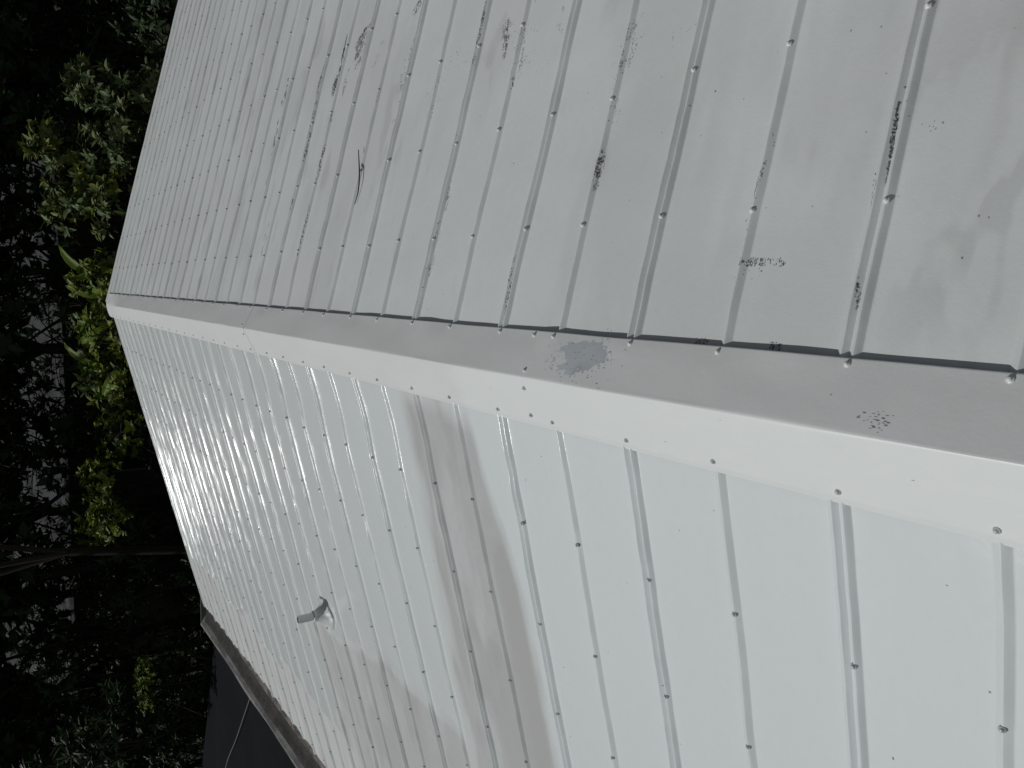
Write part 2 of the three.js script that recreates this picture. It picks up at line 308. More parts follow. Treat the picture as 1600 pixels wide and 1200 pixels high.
function capGeometry(za, zb, lift) {
  const xs = []; for (const x of [-0.146, -0.143, -0.13, -0.112, -0.09, -0.065, -0.04, -0.022, -0.012, -0.006, -0.002]) xs.push(x);
  const cols = [...xs, ...[0.002, 0.006, 0.012, 0.022, 0.04, 0.065, 0.09, 0.112, 0.128, 0.135, 0.1385]];
  const pos = [], uv = [], idx = [], n = cols.length + 2, rows = Math.round((zb - za) / 0.03);
  for (let j = 0; j <= rows; j++) {
    const z = za + (zb - za) * j / rows;
    for (let i = -1; i <= cols.length; i++) {
      const x = cols[Math.max(0, Math.min(cols.length - 1, i))], p = capPoint(x, z);
      p[0] += 0.0012 * noise(z * 4, i < cols.length / 2 ? 1 : 5);
      p[1] += lift;
      if (i < 0) { p[1] -= 0.0125; p[0] -= 0.013; }                       // sealed down to the pans on the sunny side
      if (i === cols.length) { p[1] -= 0.0028; p[0] -= 0.0006; }         // hemmed edge standing clear on the shaded side
      pos.push(...p); uv.push(z, x);
    }
  }
  for (let j = 0; j < rows; j++) for (let i = 0; i < n - 1; i++) { const a = j * n + i, b = a + 1, c = a + n, d = c + 1; idx.push(a, b, c, b, d, c); }
  const g = new THREE.BufferGeometry(); g.setAttribute('position', new THREE.Float32BufferAttribute(pos, 3)); g.setAttribute('uv', new THREE.Float32BufferAttribute(uv, 2)); g.setIndex(idx); g.computeVertexNormals();
  if (g.attributes.normal.getY(n * 5 + 4) < 0) { for (let i = 0; i < idx.length; i += 3) { const t = idx[i]; idx[i] = idx[i + 1]; idx[i + 1] = t; } g.setIndex(idx); g.computeVertexNormals(); }
  return g;
}
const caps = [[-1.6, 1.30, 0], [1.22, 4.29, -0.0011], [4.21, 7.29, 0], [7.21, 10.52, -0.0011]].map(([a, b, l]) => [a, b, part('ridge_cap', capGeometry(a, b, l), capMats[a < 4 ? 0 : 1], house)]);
function capScrew(x, z, i) {
  let host = caps[0][2]; for (const [a, , m] of caps) if (z >= a + 0.05) host = m;
  const p = capPoint(x, z), slope = Math.abs(x) > 0.01 ? -Math.sign(x) * 0.42 : 0;
  const m = part('screw', screwShapes[i % 5], x < 0 ? screwGrey : screwWhite, host); m.position.set(p[0], p[1] + 0.0004, p[2]); m.rotation.set(0, 0, slope); m.rotateY(i);
}
for (let k = -3; k < 34; k++) { if (k * SP > 5.6) continue; capScrew(-0.131, k * SP + (k & 1 ? -0.0128 : 0), k + 9); capScrew(0.126, k * SP + (k & 1 ? -0.0128 : 0.003), k + 4); }
[[0.021, 1.294], [-0.035, 1.303], [-0.124, 1.274 + 0.05], [0.125, 1.262 + 0.06], [-0.036, 4.252], [0.02, 4.262]].forEach(([x, z], i) => capScrew(x, z, i + 20));
{ const far = []; for (let k = 19; k < 34; k++) for (const x of [-0.131, 0.126]) { const g = screwShapes[k % 5].clone(), p = capPoint(x, k * SP); g.rotateZ(-Math.sign(x) * 0.42); g.translate(...p); far.push(g); }
  const m = part('distant_cap_screws', mergeGeometries(far), screwGrey, house); m.userData.kind = 'stuff'; }

// walls, rake boards and soffit under the roof
const wallMat = new THREE.MeshStandardMaterial({ color: lin(0.42, 0.41, 0.38), roughness: 0.9, bumpMap: grain, bumpScale: 0.004 });
const boardMat = new THREE.MeshStandardMaterial({ color: lin(0.3, 0.3, 0.29), roughness: 0.8 });
const GY = -3.75;
function box(x0, x1, y0, y1, z0, z1) { const g = new THREE.BoxGeometry(x1 - x0, y1 - y0, z1 - z0); g.translate((x0 + x1) / 2, (y0 + y1) / 2, (z0 + z1) / 2); return g; }
part('side_wall', box(-3.55, -3.37, GY, -1.05, -9.78, 1.2), wallMat, house);
part('side_wall', box(3.37, 3.55, GY, -1.05, -9.78, 1.2), wallMat, house);
function gable(z0, z1) {
  const s = new THREE.Shape(); s.moveTo(-3.36, GY); s.lineTo(3.36, GY); s.lineTo(3.36, -1.05); s.lineTo(3.3, -0.95); s.lineTo(0, -0.10); s.lineTo(-3.3, -0.95); s.lineTo(-3.36, -1.05); s.closePath();
  const g = new THREE.ExtrudeGeometry(s, { depth: z1 - z0, bevelEnabled: false }); g.translate(0, 0, z0); return g;
}
part('gable_wall', gable(-9.78, -9.6), wallMat, house);
part('gable_wall', gable(1.0, 1.18), wallMat, house);
for (const side of [-1, 1]) {
  const zE = side < 0 ? ZL : ZR;
  const L = 4.05, g = new THREE.BoxGeometry(L, 0.12, 0.025); g.translate(L / 2, -0.085, 0);
  const m = part('rake_board', g, boardMat, house); m.position.set(0, 0, -(zE - 0.03)); m.rotation.z = side > 0 ? -TH : Math.PI + TH; if (side < 0) m.scale.y = -1;
  const f = part('fascia_board', box(Math.min(side * 3.86, side * 3.83), Math.max(side * 3.86, side * 3.83), -1.2, -0.995, -zE + 0.06, 1.5), boardMat, house);
}
// gutter
function extrudeProfile(pts, z0, z1, step, wig) {
  const pos = [], uv = [], idx = [], n = pts.length, rows = Math.round(Math.abs(z1 - z0) / step); let acc = [0];
  for (let i = 1; i < n; i++) acc.push(acc[i - 1] + Math.hypot(pts[i][0] - pts[i - 1][0], pts[i][1] - pts[i - 1][1]));
  for (let j = 0; j <= rows; j++) for (let i = 0; i < n; i++) { const z = z0 + (z1 - z0) * j / rows; pos.push(pts[i][0] + wig * noise(z * 1.9, i * 0.5), pts[i][1] + wig * noise(z * 1.6 + 40, i * 0.5), z); uv.push(z, acc[i]); }
  for (let j = 0; j < rows; j++) for (let i = 0; i < n - 1; i++) { const a = j * n + i; idx.push(a, a + n, a + 1, a + 1, a + n, a + n + 1); }
  const g = new THREE.BufferGeometry(); g.setAttribute('position', new THREE.Float32BufferAttribute(pos, 3)); g.setAttribute('uv', new THREE.Float32BufferAttribute(uv, 2)); g.setIndex(idx); g.computeVertexNormals(); return g;
}
function stainTexture(a, b, seed, fx, fy) {
  const W = 512, d = new Uint8Array(W * W * 4);
  for (let j = 0; j < W; j++) for (let i = 0; i < W; i++) { const n = smooth(-0.35, 0.45, fbm(i / W * fx + seed, j / W * fy) + 0.25 * noise(i * 0.21, j * 0.21)); const p = (j * W + i) * 4; for (let c = 0; c < 3; c++) { const v = a[c] + (b[c] - a[c]) * n; d[p + c] = Math.round(255 * (1.055 * Math.pow(v, 1 / 2.4) - 0.055)); } d[p + 3] = 255; }
  const t = new THREE.DataTexture(d, W, W); t.colorSpace = THREE.SRGBColorSpace; t.wrapS = t.wrapT = THREE.RepeatWrapping; t.magFilter = THREE.LinearFilter; t.minFilter = THREE.LinearMipmapLinearFilter; t.generateMipmaps = true; t.needsUpdate = true; return t;
}
const gutterMap = stainTexture([0.24, 0.238, 0.235], [0.12, 0.117, 0.115], 3, 8, 6); gutterMap.repeat.set(0.5, 2);
const gutterMat = new THREE.MeshStandardMaterial({ map: gutterMap, roughness: 0.7, bumpMap: grain, bumpScale: 0.002 });
const gutter = part('gutter', extrudeProfile([[-3.90, -1.03], [-3.915, -1.15], [-4.22, -1.155], [-4.34, -1.125], [-4.39, -1.10], [-4.45, -1.068], [-4.475, -1.045], [-4.495, -1.036], [-4.514, -1.04], [-4.518, -1.06], [-4.49, -1.13], [-4.42, -1.19], [-3.91, -1.185]], -10.42, 1.45, 0.07, 0.007), gutterMat, house, 'wide weathered grey gutter along the lower roof edge');
const litterMap = stainTexture([0.08, 0.074, 0.068], [0.2, 0.18, 0.165], 12, 16, 9); litterMap.repeat.set(0.6, 1.6);
const litterMat = new THREE.MeshStandardMaterial({ map: litterMap, roughness: 0.95, bumpMap: grain, bumpScale: 0.012 });
part('gutter_litter', extrudeProfile([[-3.925, -1.08], [-3.99, -1.068], [-4.05, -1.082], [-4.12, -1.074], [-4.185, -1.066], [-4.20, -1.07], [-4.21, -1.15]], -10.36, 1.4, 0.05, 0.012), litterMat, gutter, 'brown litter lying along the back of the gutter');
const siltMap = stainTexture([0.018, 0.017, 0.017], [0.04, 0.036, 0.034], 15, 12, 7); siltMap.repeat.set(0.6, 1.6);
part('gutter_silt', extrudeProfile([[-4.18, -1.105], [-4.25, -1.104], [-4.32, -1.102], [-4.39, -1.092], [-4.44, -1.066], [-4.445, -1.09]], -10.36, 1.4, 0.05, 0.01), new THREE.MeshStandardMaterial({ map: siltMap, roughness: 0.9, bumpMap: grain, bumpScale: 0.008 }), gutter);
part('end_cap', box(-4.50, -3.93, -1.175, -1.045, -10.44, -10.425), gutterMat, gutter);

// vent pipe on the sunny slope
{
  const base = new THREE.Vector3(-1.93, -0.478, -4.2);
  const paint = new THREE.MeshPhysicalMaterial({ color: lin(0.60, 0.63, 0.63), roughness: 0.45, bumpMap: grain, bumpScale: 0.001 });
  const pts = [[0.0218, -0.02], [0.0218, 0.205], [0.0228, 0.2065], [0.0255, 0.2065], [0.0265, 0.205], [0.0265, 0.1], [0.0265, -0.04]].map(a => new THREE.Vector2(...a));
  const pipe = part('vent_pipe', new THREE.LatheGeometry(pts, 28), paint, house, 'short open vent pipe painted grey white');
  pipe.position.copy(base);
  const b = [[0.0268, 0.104], [0.034, 0.104], [0.0375, 0.098], [0.0375, 0.082], [0.042, 0.078], [0.046, 0.068], [0.060, 0.046], [0.080, 0.026], [0.104, 0.014], [0.118, 0.009], [0.121, -0.02]].map(a => new THREE.Vector2(...a));
  const bg = new THREE.LatheGeometry(b, 36), pp = bg.attributes.position;
  for (let i = 0; i < pp.count; i++) { const x = pp.getX(i), y = pp.getY(i), z = pp.getZ(i), r = Math.hypot(x, z), w = smooth(0.03, 0.1, r); pp.setXYZ(i, x * (1 + 0.1 * w * noise(x * 30, z * 30)), y + w * x * Math.tan(TH) + 0.006 * w * noise(x * 40 + 5, z * 40), z * (1 + 0.12 * w * noise(z * 30 + 9, x * 30))); }
  bg.computeVertexNormals();
  part('boot', bg, paint, pipe);
}

// fallen twig on the shaded slope
{
  const P = (z, s, h) => new THREE.Vector3(...roofPoint(1, z, s, h));
  const c = new THREE.CatmullRomCurve3([P(3.10, 0.968, 0.02), P(3.062, 0.90, 0.017), P(3.04, 0.862, 0.016), P(3.012, 0.79, 0.012), P(3.012, 0.74, 0.006), P(3.02, 0.684, 0.006)]);
  const g = new THREE.TubeGeometry(c, 40, 0.0034, 6), p = g.attributes.position;
  for (let i = 0; i < p.count; i++) { const t = Math.floor(i / 7) / 40, k = 0.35 + 0.65 * Math.sin(Math.PI * (0.12 + 0.8 * t)), q = c.getPointAt(Math.min(1, t)); p.setXYZ(i, q.x + (p.getX(i) - q.x) * k, q.y + (p.getY(i) - q.y) * k, q.z + (p.getZ(i) - q.z) * k); }
  const tw = part('twig', g, new THREE.MeshStandardMaterial({ color: lin(0.022, 0.02, 0.018), roughness: 0.9 }), scene);
  tw.userData = { label: 'thin black curved twig lying along a rib of the upper slope', category: 'twig' };
}

// ------------------------------------------------------------------ ground
{
  const g = new THREE.PlaneGeometry(360, 360, 60, 60); g.rotateX(-Math.PI / 2); g.translate(0, GY, -40);
  const p = g.attributes.position; for (let i = 0; i < p.count; i++) p.setY(i, GY + 0.12 * noise(p.getX(i) * 0.09, p.getZ(i) * 0.09) - 0.06);
  const uvs = g.attributes.uv; for (let i = 0; i < p.count; i++) uvs.setXY(i, p.getX(i), p.getZ(i));
  g.computeVertexNormals();
  const map = stainTexture([0.035, 0.029, 0.022], [0.055, 0.05, 0.036], 31, 14, 14); map.repeat.set(0.25, 0.25);
  const m = part('ground', g, new THREE.MeshPhysicalMaterial({ map, roughness: 1, specularIntensity: 0.2, bumpMap: grain, bumpScale: 0.02 }), scene); m.userData.kind = 'structure';
}

// ------------------------------------------------------------------ dark tarp canopy beside the gutter
{
  const t = thing('tarp_canopy', 'dark slate tarp canopy stretched out below the gutter', 'tarp', [-7.6, GY, -8.6]);
  const Y = -1.5, o = t.position;
  function sheet(poly, n) {                     // bilinear patch a b c d
    const [a, b, c, d] = poly, pos = [], uv = [], idx = [];
    for (let j = 0; j <= n; j++) for (let i = 0; i <= n; i++) {
      const u = i / n, v = j / n, q = [0, 1, 2].map(k => (a[k] * (1 - u) + b[k] * u) * (1 - v) + (d[k] * (1 - u) + c[k] * u) * v);
      q[1] += 0.02 * noise(q[0] * 0.9, q[2] * 0.9) * Math.sin(Math.PI * u) - 0.05 * Math.sin(Math.PI * u) * Math.sin(Math.PI * v);
      pos.push(q[0] - o.x, q[1] - o.y, q[2] - o.z); uv.push(q[0], q[2]);
    }
    for (let j = 0; j < n; j++) for (let i = 0; i < n; i++) { const k = j * (n + 1) + i; idx.push(k, k + 1, k + n + 1, k + 1, k + n + 2, k + n + 1); }
    const g = new THREE.BufferGeometry(); g.setAttribute('position', new THREE.Float32BufferAttribute(pos, 3)); g.setAttribute('uv', new THREE.Float32BufferAttribute(uv, 2)); g.setIndex(idx); g.computeVertexNormals(); return g;
  }
  const map = stainTexture([0.006, 0.0075, 0.009], [0.008, 0.0096, 0.0112], 8, 5, 5); map.repeat.set(0.3, 0.3);
  const mat = new THREE.MeshPhysicalMaterial({ map, roughness: 1, specularIntensity: 0.25, side: THREE.DoubleSide });
  const far0 = [-4.75, Y, -11.40], far1 = [-10.6, Y - 0.02, -13.70], seam1 = [-10.6, Y + 0.06, -11.39], seam0 = [-4.75, Y + 0.005, -11.405];
  part('sheet', sheet([seam0, seam1, [-10.6, Y, -4.2], [-4.75, Y, -4.2]], 24), mat, t);
  part('edge_flap', sheet([seam0, seam1, far1, far0], 16), mat, t);
  const pm = new THREE.MeshStandardMaterial({ color: lin(0.1, 0.1, 0.1), roughness: 0.5, metalness: 0.6 });
  for (const [x, z] of [[-4.85, -11.3], [-10.5, -13.5], [-10.5, -4.3], [-4.85, -4.3]]) { const g = new THREE.CylinderGeometry(0.024, 0.024, Y - GY - 0.03, 12); g.translate(x - o.x, (Y - GY) / 2 - 0.015, z - o.z); part('post', g, pm, t); }
  const c = new THREE.CatmullRomCurve3([[-4.6, -9.0], [-5.51, -9.70], [-6.35, -10.33], [-7.17, -10.97], [-8.4, -11.35]].map(([x, z], i) => new THREE.Vector3(x, Y + 0.025 + 0.035 * (i === 4), z)));
  const cord = part('cord', new THREE.TubeGeometry(c, 40, 0.0075, 6), new THREE.MeshStandardMaterial({ color: lin(0.16, 0.155, 0.15), roughness: 0.8 }), scene);
  cord.userData = { label: 'thin pale cord running across the dark tarp', category: 'cord' };
}

// ------------------------------------------------------------------ neighbour's house behind the trees
{
  const h = thing('neighbour_house', 'neighbouring house with a dull grey roof glimpsed through the trees', 'house', [-4, GY, -27]);
  const map = stainTexture([0.10, 0.102, 0.108], [0.06, 0.06, 0.064], 19, 9, 9); map.repeat.set(0.3, 0.3);
  const rm = new THREE.MeshPhysicalMaterial({ map, roughness: 1, specularIntensity: 0.15 }), wm = new THREE.MeshPhysicalMaterial({ color: lin(0.12, 0.115, 0.105), roughness: 1, specularIntensity: 0.15 });
  const shp = new THREE.Shape(); shp.moveTo(-3.6, 3.22); shp.lineTo(3.6, 3.22); shp.lineTo(3.5, 3.32); shp.lineTo(0, 4.9); shp.lineTo(-3.5, 3.32); shp.closePath();
  const rg = new THREE.ExtrudeGeometry(shp, { depth: 15, bevelEnabled: false }); rg.rotateY(Math.PI / 2); rg.translate(-7.5, 0, 0);
  part('roof', rg, rm, h);
  part('wall', box(-7, 7, 0, 3.21, -3.0, 3.0), wm, h);
  const glass = new THREE.MeshPhysicalMaterial({ color: lin(0.03, 0.035, 0.04), roughness: 0.1 });
  for (const x of [-4.6, -1.2, 2.6]) { const w = part('window', box(x, x + 1.2, 1.0, 2.3, 3.002, 3.05), boardMat, h); part('pane', box(x + 0.07, x + 1.13, 1.07, 2.23, 3.052, 3.058), glass, w); }
  const wp = new THREE.CylinderGeometry(0.022, 0.022, 1.3, 8); wp.rotateX(Math.PI / 2 - 0.42); wp.translate(-2.5, 3.72, 2.85); part('white_conduit', wp, new THREE.MeshStandardMaterial({ color: lin(0.6, 0.6, 0.58), roughness: 0.5 }), h);
}

// ------------------------------------------------------------------ vegetation
class Foliage {
  constructor() { this.p = []; this.c = []; this.i = []; }
  leaf(b, d, up, len, wid, col, droop, fold) {
    // a leaf with a folded midrib that bends down along its length
    const side = new THREE.Vector3().crossVectors(d, up).normalize(), n = new THREE.Vector3().crossVectors(side, d).normalize();
    const at = (t, w) => { const k = this.p.length / 3; const dr = -droop * t * t * len, lift = Math.abs(w) * fold; this.p.push(b.x + d.x * t * len + side.x * w + n.x * (lift + dr), b.y + d.y * t * len + side.y * w + n.y * (lift + dr), b.z + d.z * t * len + side.z * w + n.z * (lift + dr)); this.c.push(col[0], col[1], col[2]); return k; };
    const a = at(0, 0), l1 = at(0.36, -wid), c1 = at(0.36, 0), r1 = at(0.36, wid), l2 = at(0.72, -wid * 0.72), c2 = at(0.72, 0), r2 = at(0.72, wid * 0.72), e = at(1, 0);
    this.i.push(a, l1, c1, a, c1, r1, l1, l2, c2, l1, c2, c1, c1, c2, r2, c1, r2, r1, l2, e, c2, c2, e, r2);
  }
  blade(b, d, up, len, wid, col) {
    const side = new THREE.Vector3().crossVectors(d, up).normalize(), k = this.p.length / 3;
    for (const [t, w] of [[0, 0], [0.45, -wid], [0.45, wid], [1, 0]]) { this.p.push(b.x + d.x * t * len + side.x * w, b.y + d.y * t * len + side.y * w - 0.12 * len * t * t, b.z + d.z * t * len + side.z * w); this.c.push(col[0], col[1], col[2]); }
    this.i.push(k, k + 1, k + 2, k + 1, k + 3, k + 2);
  }
  geometry() { const g = new THREE.BufferGeometry(); g.setAttribute('position', new THREE.Float32BufferAttribute(this.p, 3)); g.setAttribute('color', new THREE.Float32BufferAttribute(this.c, 3)); g.setIndex(this.i); g.computeVertexNormals(); return g; }
}
const leafMat = new THREE.MeshPhysicalMaterial({ color: 0xffffff, vertexColors: true, roughness: 0.5, specularIntensity: 0.28, side: THREE.DoubleSide, transmission: 0.34, thickness: 0 });
const barkMap = stainTexture([0.045, 0.04, 0.034], [0.024, 0.021, 0.018], 44, 6, 20); barkMap.repeat.set(1, 1);
const barkMat = new THREE.MeshPhysicalMaterial({ map: barkMap, roughness: 1, specularIntensity: 0.15 });
function limb(a, b, r0, r1, bend, R) {
  const m = a.clone().lerp(b, 0.5).add(new THREE.Vector3((R() - 0.5) * bend, (R() - 0.3) * bend * 0.5, (R() - 0.5) * bend)), c = new THREE.CatmullRomCurve3([a, m, b]), N = 8, K = 7, g = new THREE.TubeGeometry(c, N, 1, K), p = g.attributes.position;
  for (let i = 0; i < p.count; i++) { const t = Math.floor(i / (K + 1)) / N, q = c.getPointAt(t), r = r0 + (r1 - r0) * t; p.setXYZ(i, q.x + (p.getX(i) - q.x) * r, q.y + (p.getY(i) - q.y) * r, q.z + (p.getZ(i) - q.z) * r); }
  g.computeVertexNormals(); return g;
}
const V = (x, y, z) => new THREE.Vector3(x, y, z);
// clusters: [x, y, z, radius xz, radius y, number of twigs]; positions are world metres
function tree(name, label, category, foot, clusters, o, group) {
  const R = rng(o.seed), t = thing(name, label, category, [foot[0], GY - 0.05, foot[1]], group), O = t.position, F = new Foliage(), wood = [];
  const top = clusters.reduce((m, c) => Math.max(m, c[1]), -9), lean = o.straight ? 0.04 : 0.3, fork = V((R() - 0.5) * lean + (o.straight || 0), Math.min(o.fork ?? 2.2, top - O.y - 0.3), (R() - 0.5) * lean);
  wood.push(limb(V(0, 0, 0), fork, o.girth, o.girth * 0.62, o.straight ? 0.03 : 0.25, R));
  for (const [x, y, z, rx, ry, n] of clusters) {
    const c = V(x - O.x, y - O.y, z - O.z); wood.push(limb(fork, c, o.girth * 0.45, 0.014, 0.5, R));
    for (let k = 0; k < n; k++) {
      let v; do v = V(R() * 2 - 1, R() * 2 - 1, R() * 2 - 1); while (v.lengthSq() > 1 || v.lengthSq() < 0.12);
      if (v.y < -0.55 && R() < 0.6) v.y *= -1;
      const dir = v.clone().normalize(), q = c.clone().add(V(v.x * rx, v.y * ry, v.z * rx));
      if (k % 5 === 0) wood.push(limb(c, q, 0.013, 0.005, 0.2, R));
      const axis = dir.clone().lerp(V(0, 1, 0), 0.35 + 0.3 * R()).normalize(), tone = R();
      const base = o.colors[Math.floor(R() * o.colors.length)];
      for (let m = 0; m < o.perTwig; m++) {
        const a = m * 2.4 + R(), tilt = 0.5 + 0.75 * R(), e1 = V(axis.y, axis.z, axis.x).cross(axis).normalize(), e2 = axis.clone().cross(e1);
        const d = axis.clone().multiplyScalar(Math.cos(tilt)).addScaledVector(e1, Math.sin(tilt) * Math.cos(a)).addScaledVector(e2, Math.sin(tilt) * Math.sin(a)).normalize();
        const L = o.leaf * (0.6 + 0.7 * R()), b = q.clone().addScaledVector(axis, (R() - 0.6) * o.leaf * 0.8), f = 0.75 + 0.5 * tone, col = [base[0] * f * (0.9 + 0.2 * R()), base[1] * f * (0.9 + 0.2 * R()), base[2] * f];
        if (o.simple) F.blade(b, d, axis, L, L * o.wide, col); else F.leaf(b, d, axis, L, L * o.wide, col, 0.1 + 0.35 * R(), 0.35);
      }
    }
  }
  part('trunk', mergeGeometries(wood), barkMat, t); part('crown', F.geometry(), leafMat, t);
  return t;
}
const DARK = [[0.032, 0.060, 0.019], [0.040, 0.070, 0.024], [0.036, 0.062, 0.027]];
const MANGO = [[0.14, 0.19, 0.08], [0.17, 0.205, 0.085], [0.115, 0.165, 0.065]];
const LIME = [[0.18, 0.25, 0.025], [0.13, 0.21, 0.025], [0.21, 0.25, 0.035]];
const OLIVE = [[0.13, 0.165, 0.03], [0.17, 0.19, 0.035]];
const G1 = 'trees beyond the far gable';
tree('mango_tree', 'leafy green tree top rising behind the upper far roof edge', 'tree', [2.7, -13.9], [[3.15, -0.25, -12.6, 0.42, 0.36, 46], [2.9, -0.75, -12.4, 0.6, 0.4, 40], [2.35, -0.35, -12.3, 0.6, 0.35, 40], [3.1, -1.2, -12.6, 0.9, 0.5, 30]], { seed: 3, girth: 0.1, leaf: 0.15, wide: 0.205, perTwig: 9, colors: MANGO, fork: 2.0 }, G1);
tree('mango_tree', 'yellowish leafy tree top left of the roof, near the photo\'s left edge', 'tree', [2.0, -14.8], [[2.35, 0.38, -13.3, 0.36, 0.26, 34], [1.75, 0.1, -13.0, 0.55, 0.34, 44], [1.5, -0.3, -12.4, 0.6, 0.4, 50], [1.3, 0.15, -13.6, 0.5, 0.3, 24]], { seed: 5, girth: 0.09, leaf: 0.14, wide: 0.21, perTwig: 9, colors: [...MANGO, ...OLIVE], fork: 2.4 }, G1);
tree('broadleaf_tree', 'bright yellow green small tree right behind the far end of the ridge', 'tree', [-0.5, -13.6], [[0.35, -0.12, -12.1, 0.45, 0.35, 36], [-0.35, -0.15, -12.2, 0.5, 0.36, 46], [-1.1, -0.2, -12.5, 0.5, 0.34, 46], [-0.6, -0.6, -11.9, 0.7, 0.4, 40]], { seed: 8, girth: 0.08, leaf: 0.13, wide: 0.24, perTwig: 7, colors: [...LIME, ...MANGO], fork: 2.2 }, G1);
tree('broadleaf_tree', 'olive green small tree behind the sunlit far roof edge', 'tree', [-3.1, -14.2], [[-2.85, -0.15, -13.0, 0.45, 0.32, 50], [-3.5, -0.25, -13.0, 0.4, 0.3, 46], [-2.1, -0.45, -12.9, 0.6, 0.35, 40], [-3.9, -0.1, -13.8, 0.35, 0.3, 34]], { seed: 13, girth: 0.08, leaf: 0.1, wide: 0.26, perTwig: 9, colors: [...LIME, ...OLIVE], fork: 2.0 }, G1);
// dark trees standing deeper in the shade
const darkSpots = [
  [4.6, -17, 'dark tree in the upper left corner of the photo', [[4.9, 0.5, -16.6, 0.9, 0.6, 60], [3.9, 0.7, -17.2, 0.9, 0.6, 60], [4.3, -0.6, -16.4, 1.1, 0.7, 50]]],
  [0.2, -18, 'dark tree with small glossy leaves behind the ridge end', [[0.2, 0.8, -17.2, 0.9, 0.5, 70], [-1.2, 0.9, -17.4, 0.9, 0.5, 60], [1.3, 0.7, -17.6, 0.8, 0.5, 50]]],
  [-4.4, -17.5, 'dark tree with a thick black trunk left of the sunlit slope', [[-2.8, 0.9, -17.5, 0.9, 0.5, 46], [-4.2, 1.0, -17.6, 0.8, 0.5, 46], [-5.6, 0.6, -17.2, 0.9, 0.6, 46]]],
  [-8.2, -17, 'dark tree above the bright green bush', [[-7.4, 0.4, -16.6, 0.9, 0.6, 60], [-8.8, 0.6, -16.4, 1.0, 0.6, 60], [-9.9, 0.2, -16.9, 1.0, 0.7, 50]]],
];
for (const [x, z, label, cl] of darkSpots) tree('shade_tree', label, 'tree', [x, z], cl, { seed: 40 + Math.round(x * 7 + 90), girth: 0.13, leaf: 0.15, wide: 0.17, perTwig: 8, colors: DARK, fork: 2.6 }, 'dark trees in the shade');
// low shrubs below the gutter end
const shrubs = [[-6.9, -14.9, -2.0, 'dark shrub nearest the gutter end'], [-8.3, -15.2, -1.0, 'dark narrow leaved shrub around the bright green bush'], [-9.9, -15.8, -0.9, 'dark narrow leaved shrub at the bottom edge of the photo'], [-8.6, -14.2, -0.4, 'dark shrub with pale leaf rosettes in the bottom left corner'], [-6.2, -16.2, -0.8, 'dark shrub beside the black trunk']];
shrubs.forEach(([x, z, y, label], i) => tree('shade_shrub', label, 'shrub', [x, z], [[x, y, z, 0.9, 0.6, 60], [x - 0.7, y - 0.5, z + 0.3, 0.9, 0.6, 40], [x + 0.6, y - 0.7, z + 0.2, 0.9, 0.7, 40]], { seed: 90 + i * 3, girth: 0.05, leaf: 0.13, wide: 0.12, perTwig: 10, colors: DARK, fork: 1.0 }, 'shrubs in the shade'));
tree('fine_leaved_bush', 'small bright green bush lit by the sun among dark shrubs', 'bush', [-6.6, -13.3], [[-6.35, -0.74, -13.15, 0.28, 0.17, 110], [-6.62, -0.71, -13.2, 0.28, 0.17, 110], [-6.9, -0.76, -13.2, 0.22, 0.14, 70]], { seed: 21, girth: 0.03, leaf: 0.045, wide: 0.24, perTwig: 9, colors: LIME, fork: 1.6 });
tree('narrow_leaved_shrub', 'shrub with a few pale sunlit leaf rosettes at the bottom edge', 'shrub', [-7.2, -13.0], [[-7.05, 0.52, -12.5, 0.28, 0.16, 7], [-7.5, 0.95, -13.0, 0.35, 0.2, 8], [-7.2, 0.0, -12.8, 0.6, 0.4, 14], [-6.7, -0.1, -12.9, 0.4, 0.3, 8]], { seed: 24, girth: 0.03, leaf: 0.2, wide: 0.09, perTwig: 10, colors: [[0.07, 0.11, 0.05], [0.05, 0.085, 0.035]], fork: 2.2 });
{ // leaning tree whose black trunk and limb cross the olive foliage
  const t = tree('leaning_tree', 'tree with a thick bare dark trunk crossing in front of olive foliage', 'tree', [-4.75, -13.6], [[-4.6, 4.9, -14.6, 1.6, 0.9, 60], [-3.4, 4.4, -15.0, 1.2, 0.8, 46], [-5.6, 4.3, -15.2, 1.3, 0.8, 40]], { seed: 29, straight: 0.6, girth: 0.12, leaf: 0.2, wide: 0.18, perTwig: 8, colors: DARK, fork: 4.1 }, G1);
  const R = rng(6); part('limb', limb(V(0.5, 3.3, 0), V(1.25, 4.0, -0.1), 0.05, 0.025, 0.3, R), barkMat, t);
}

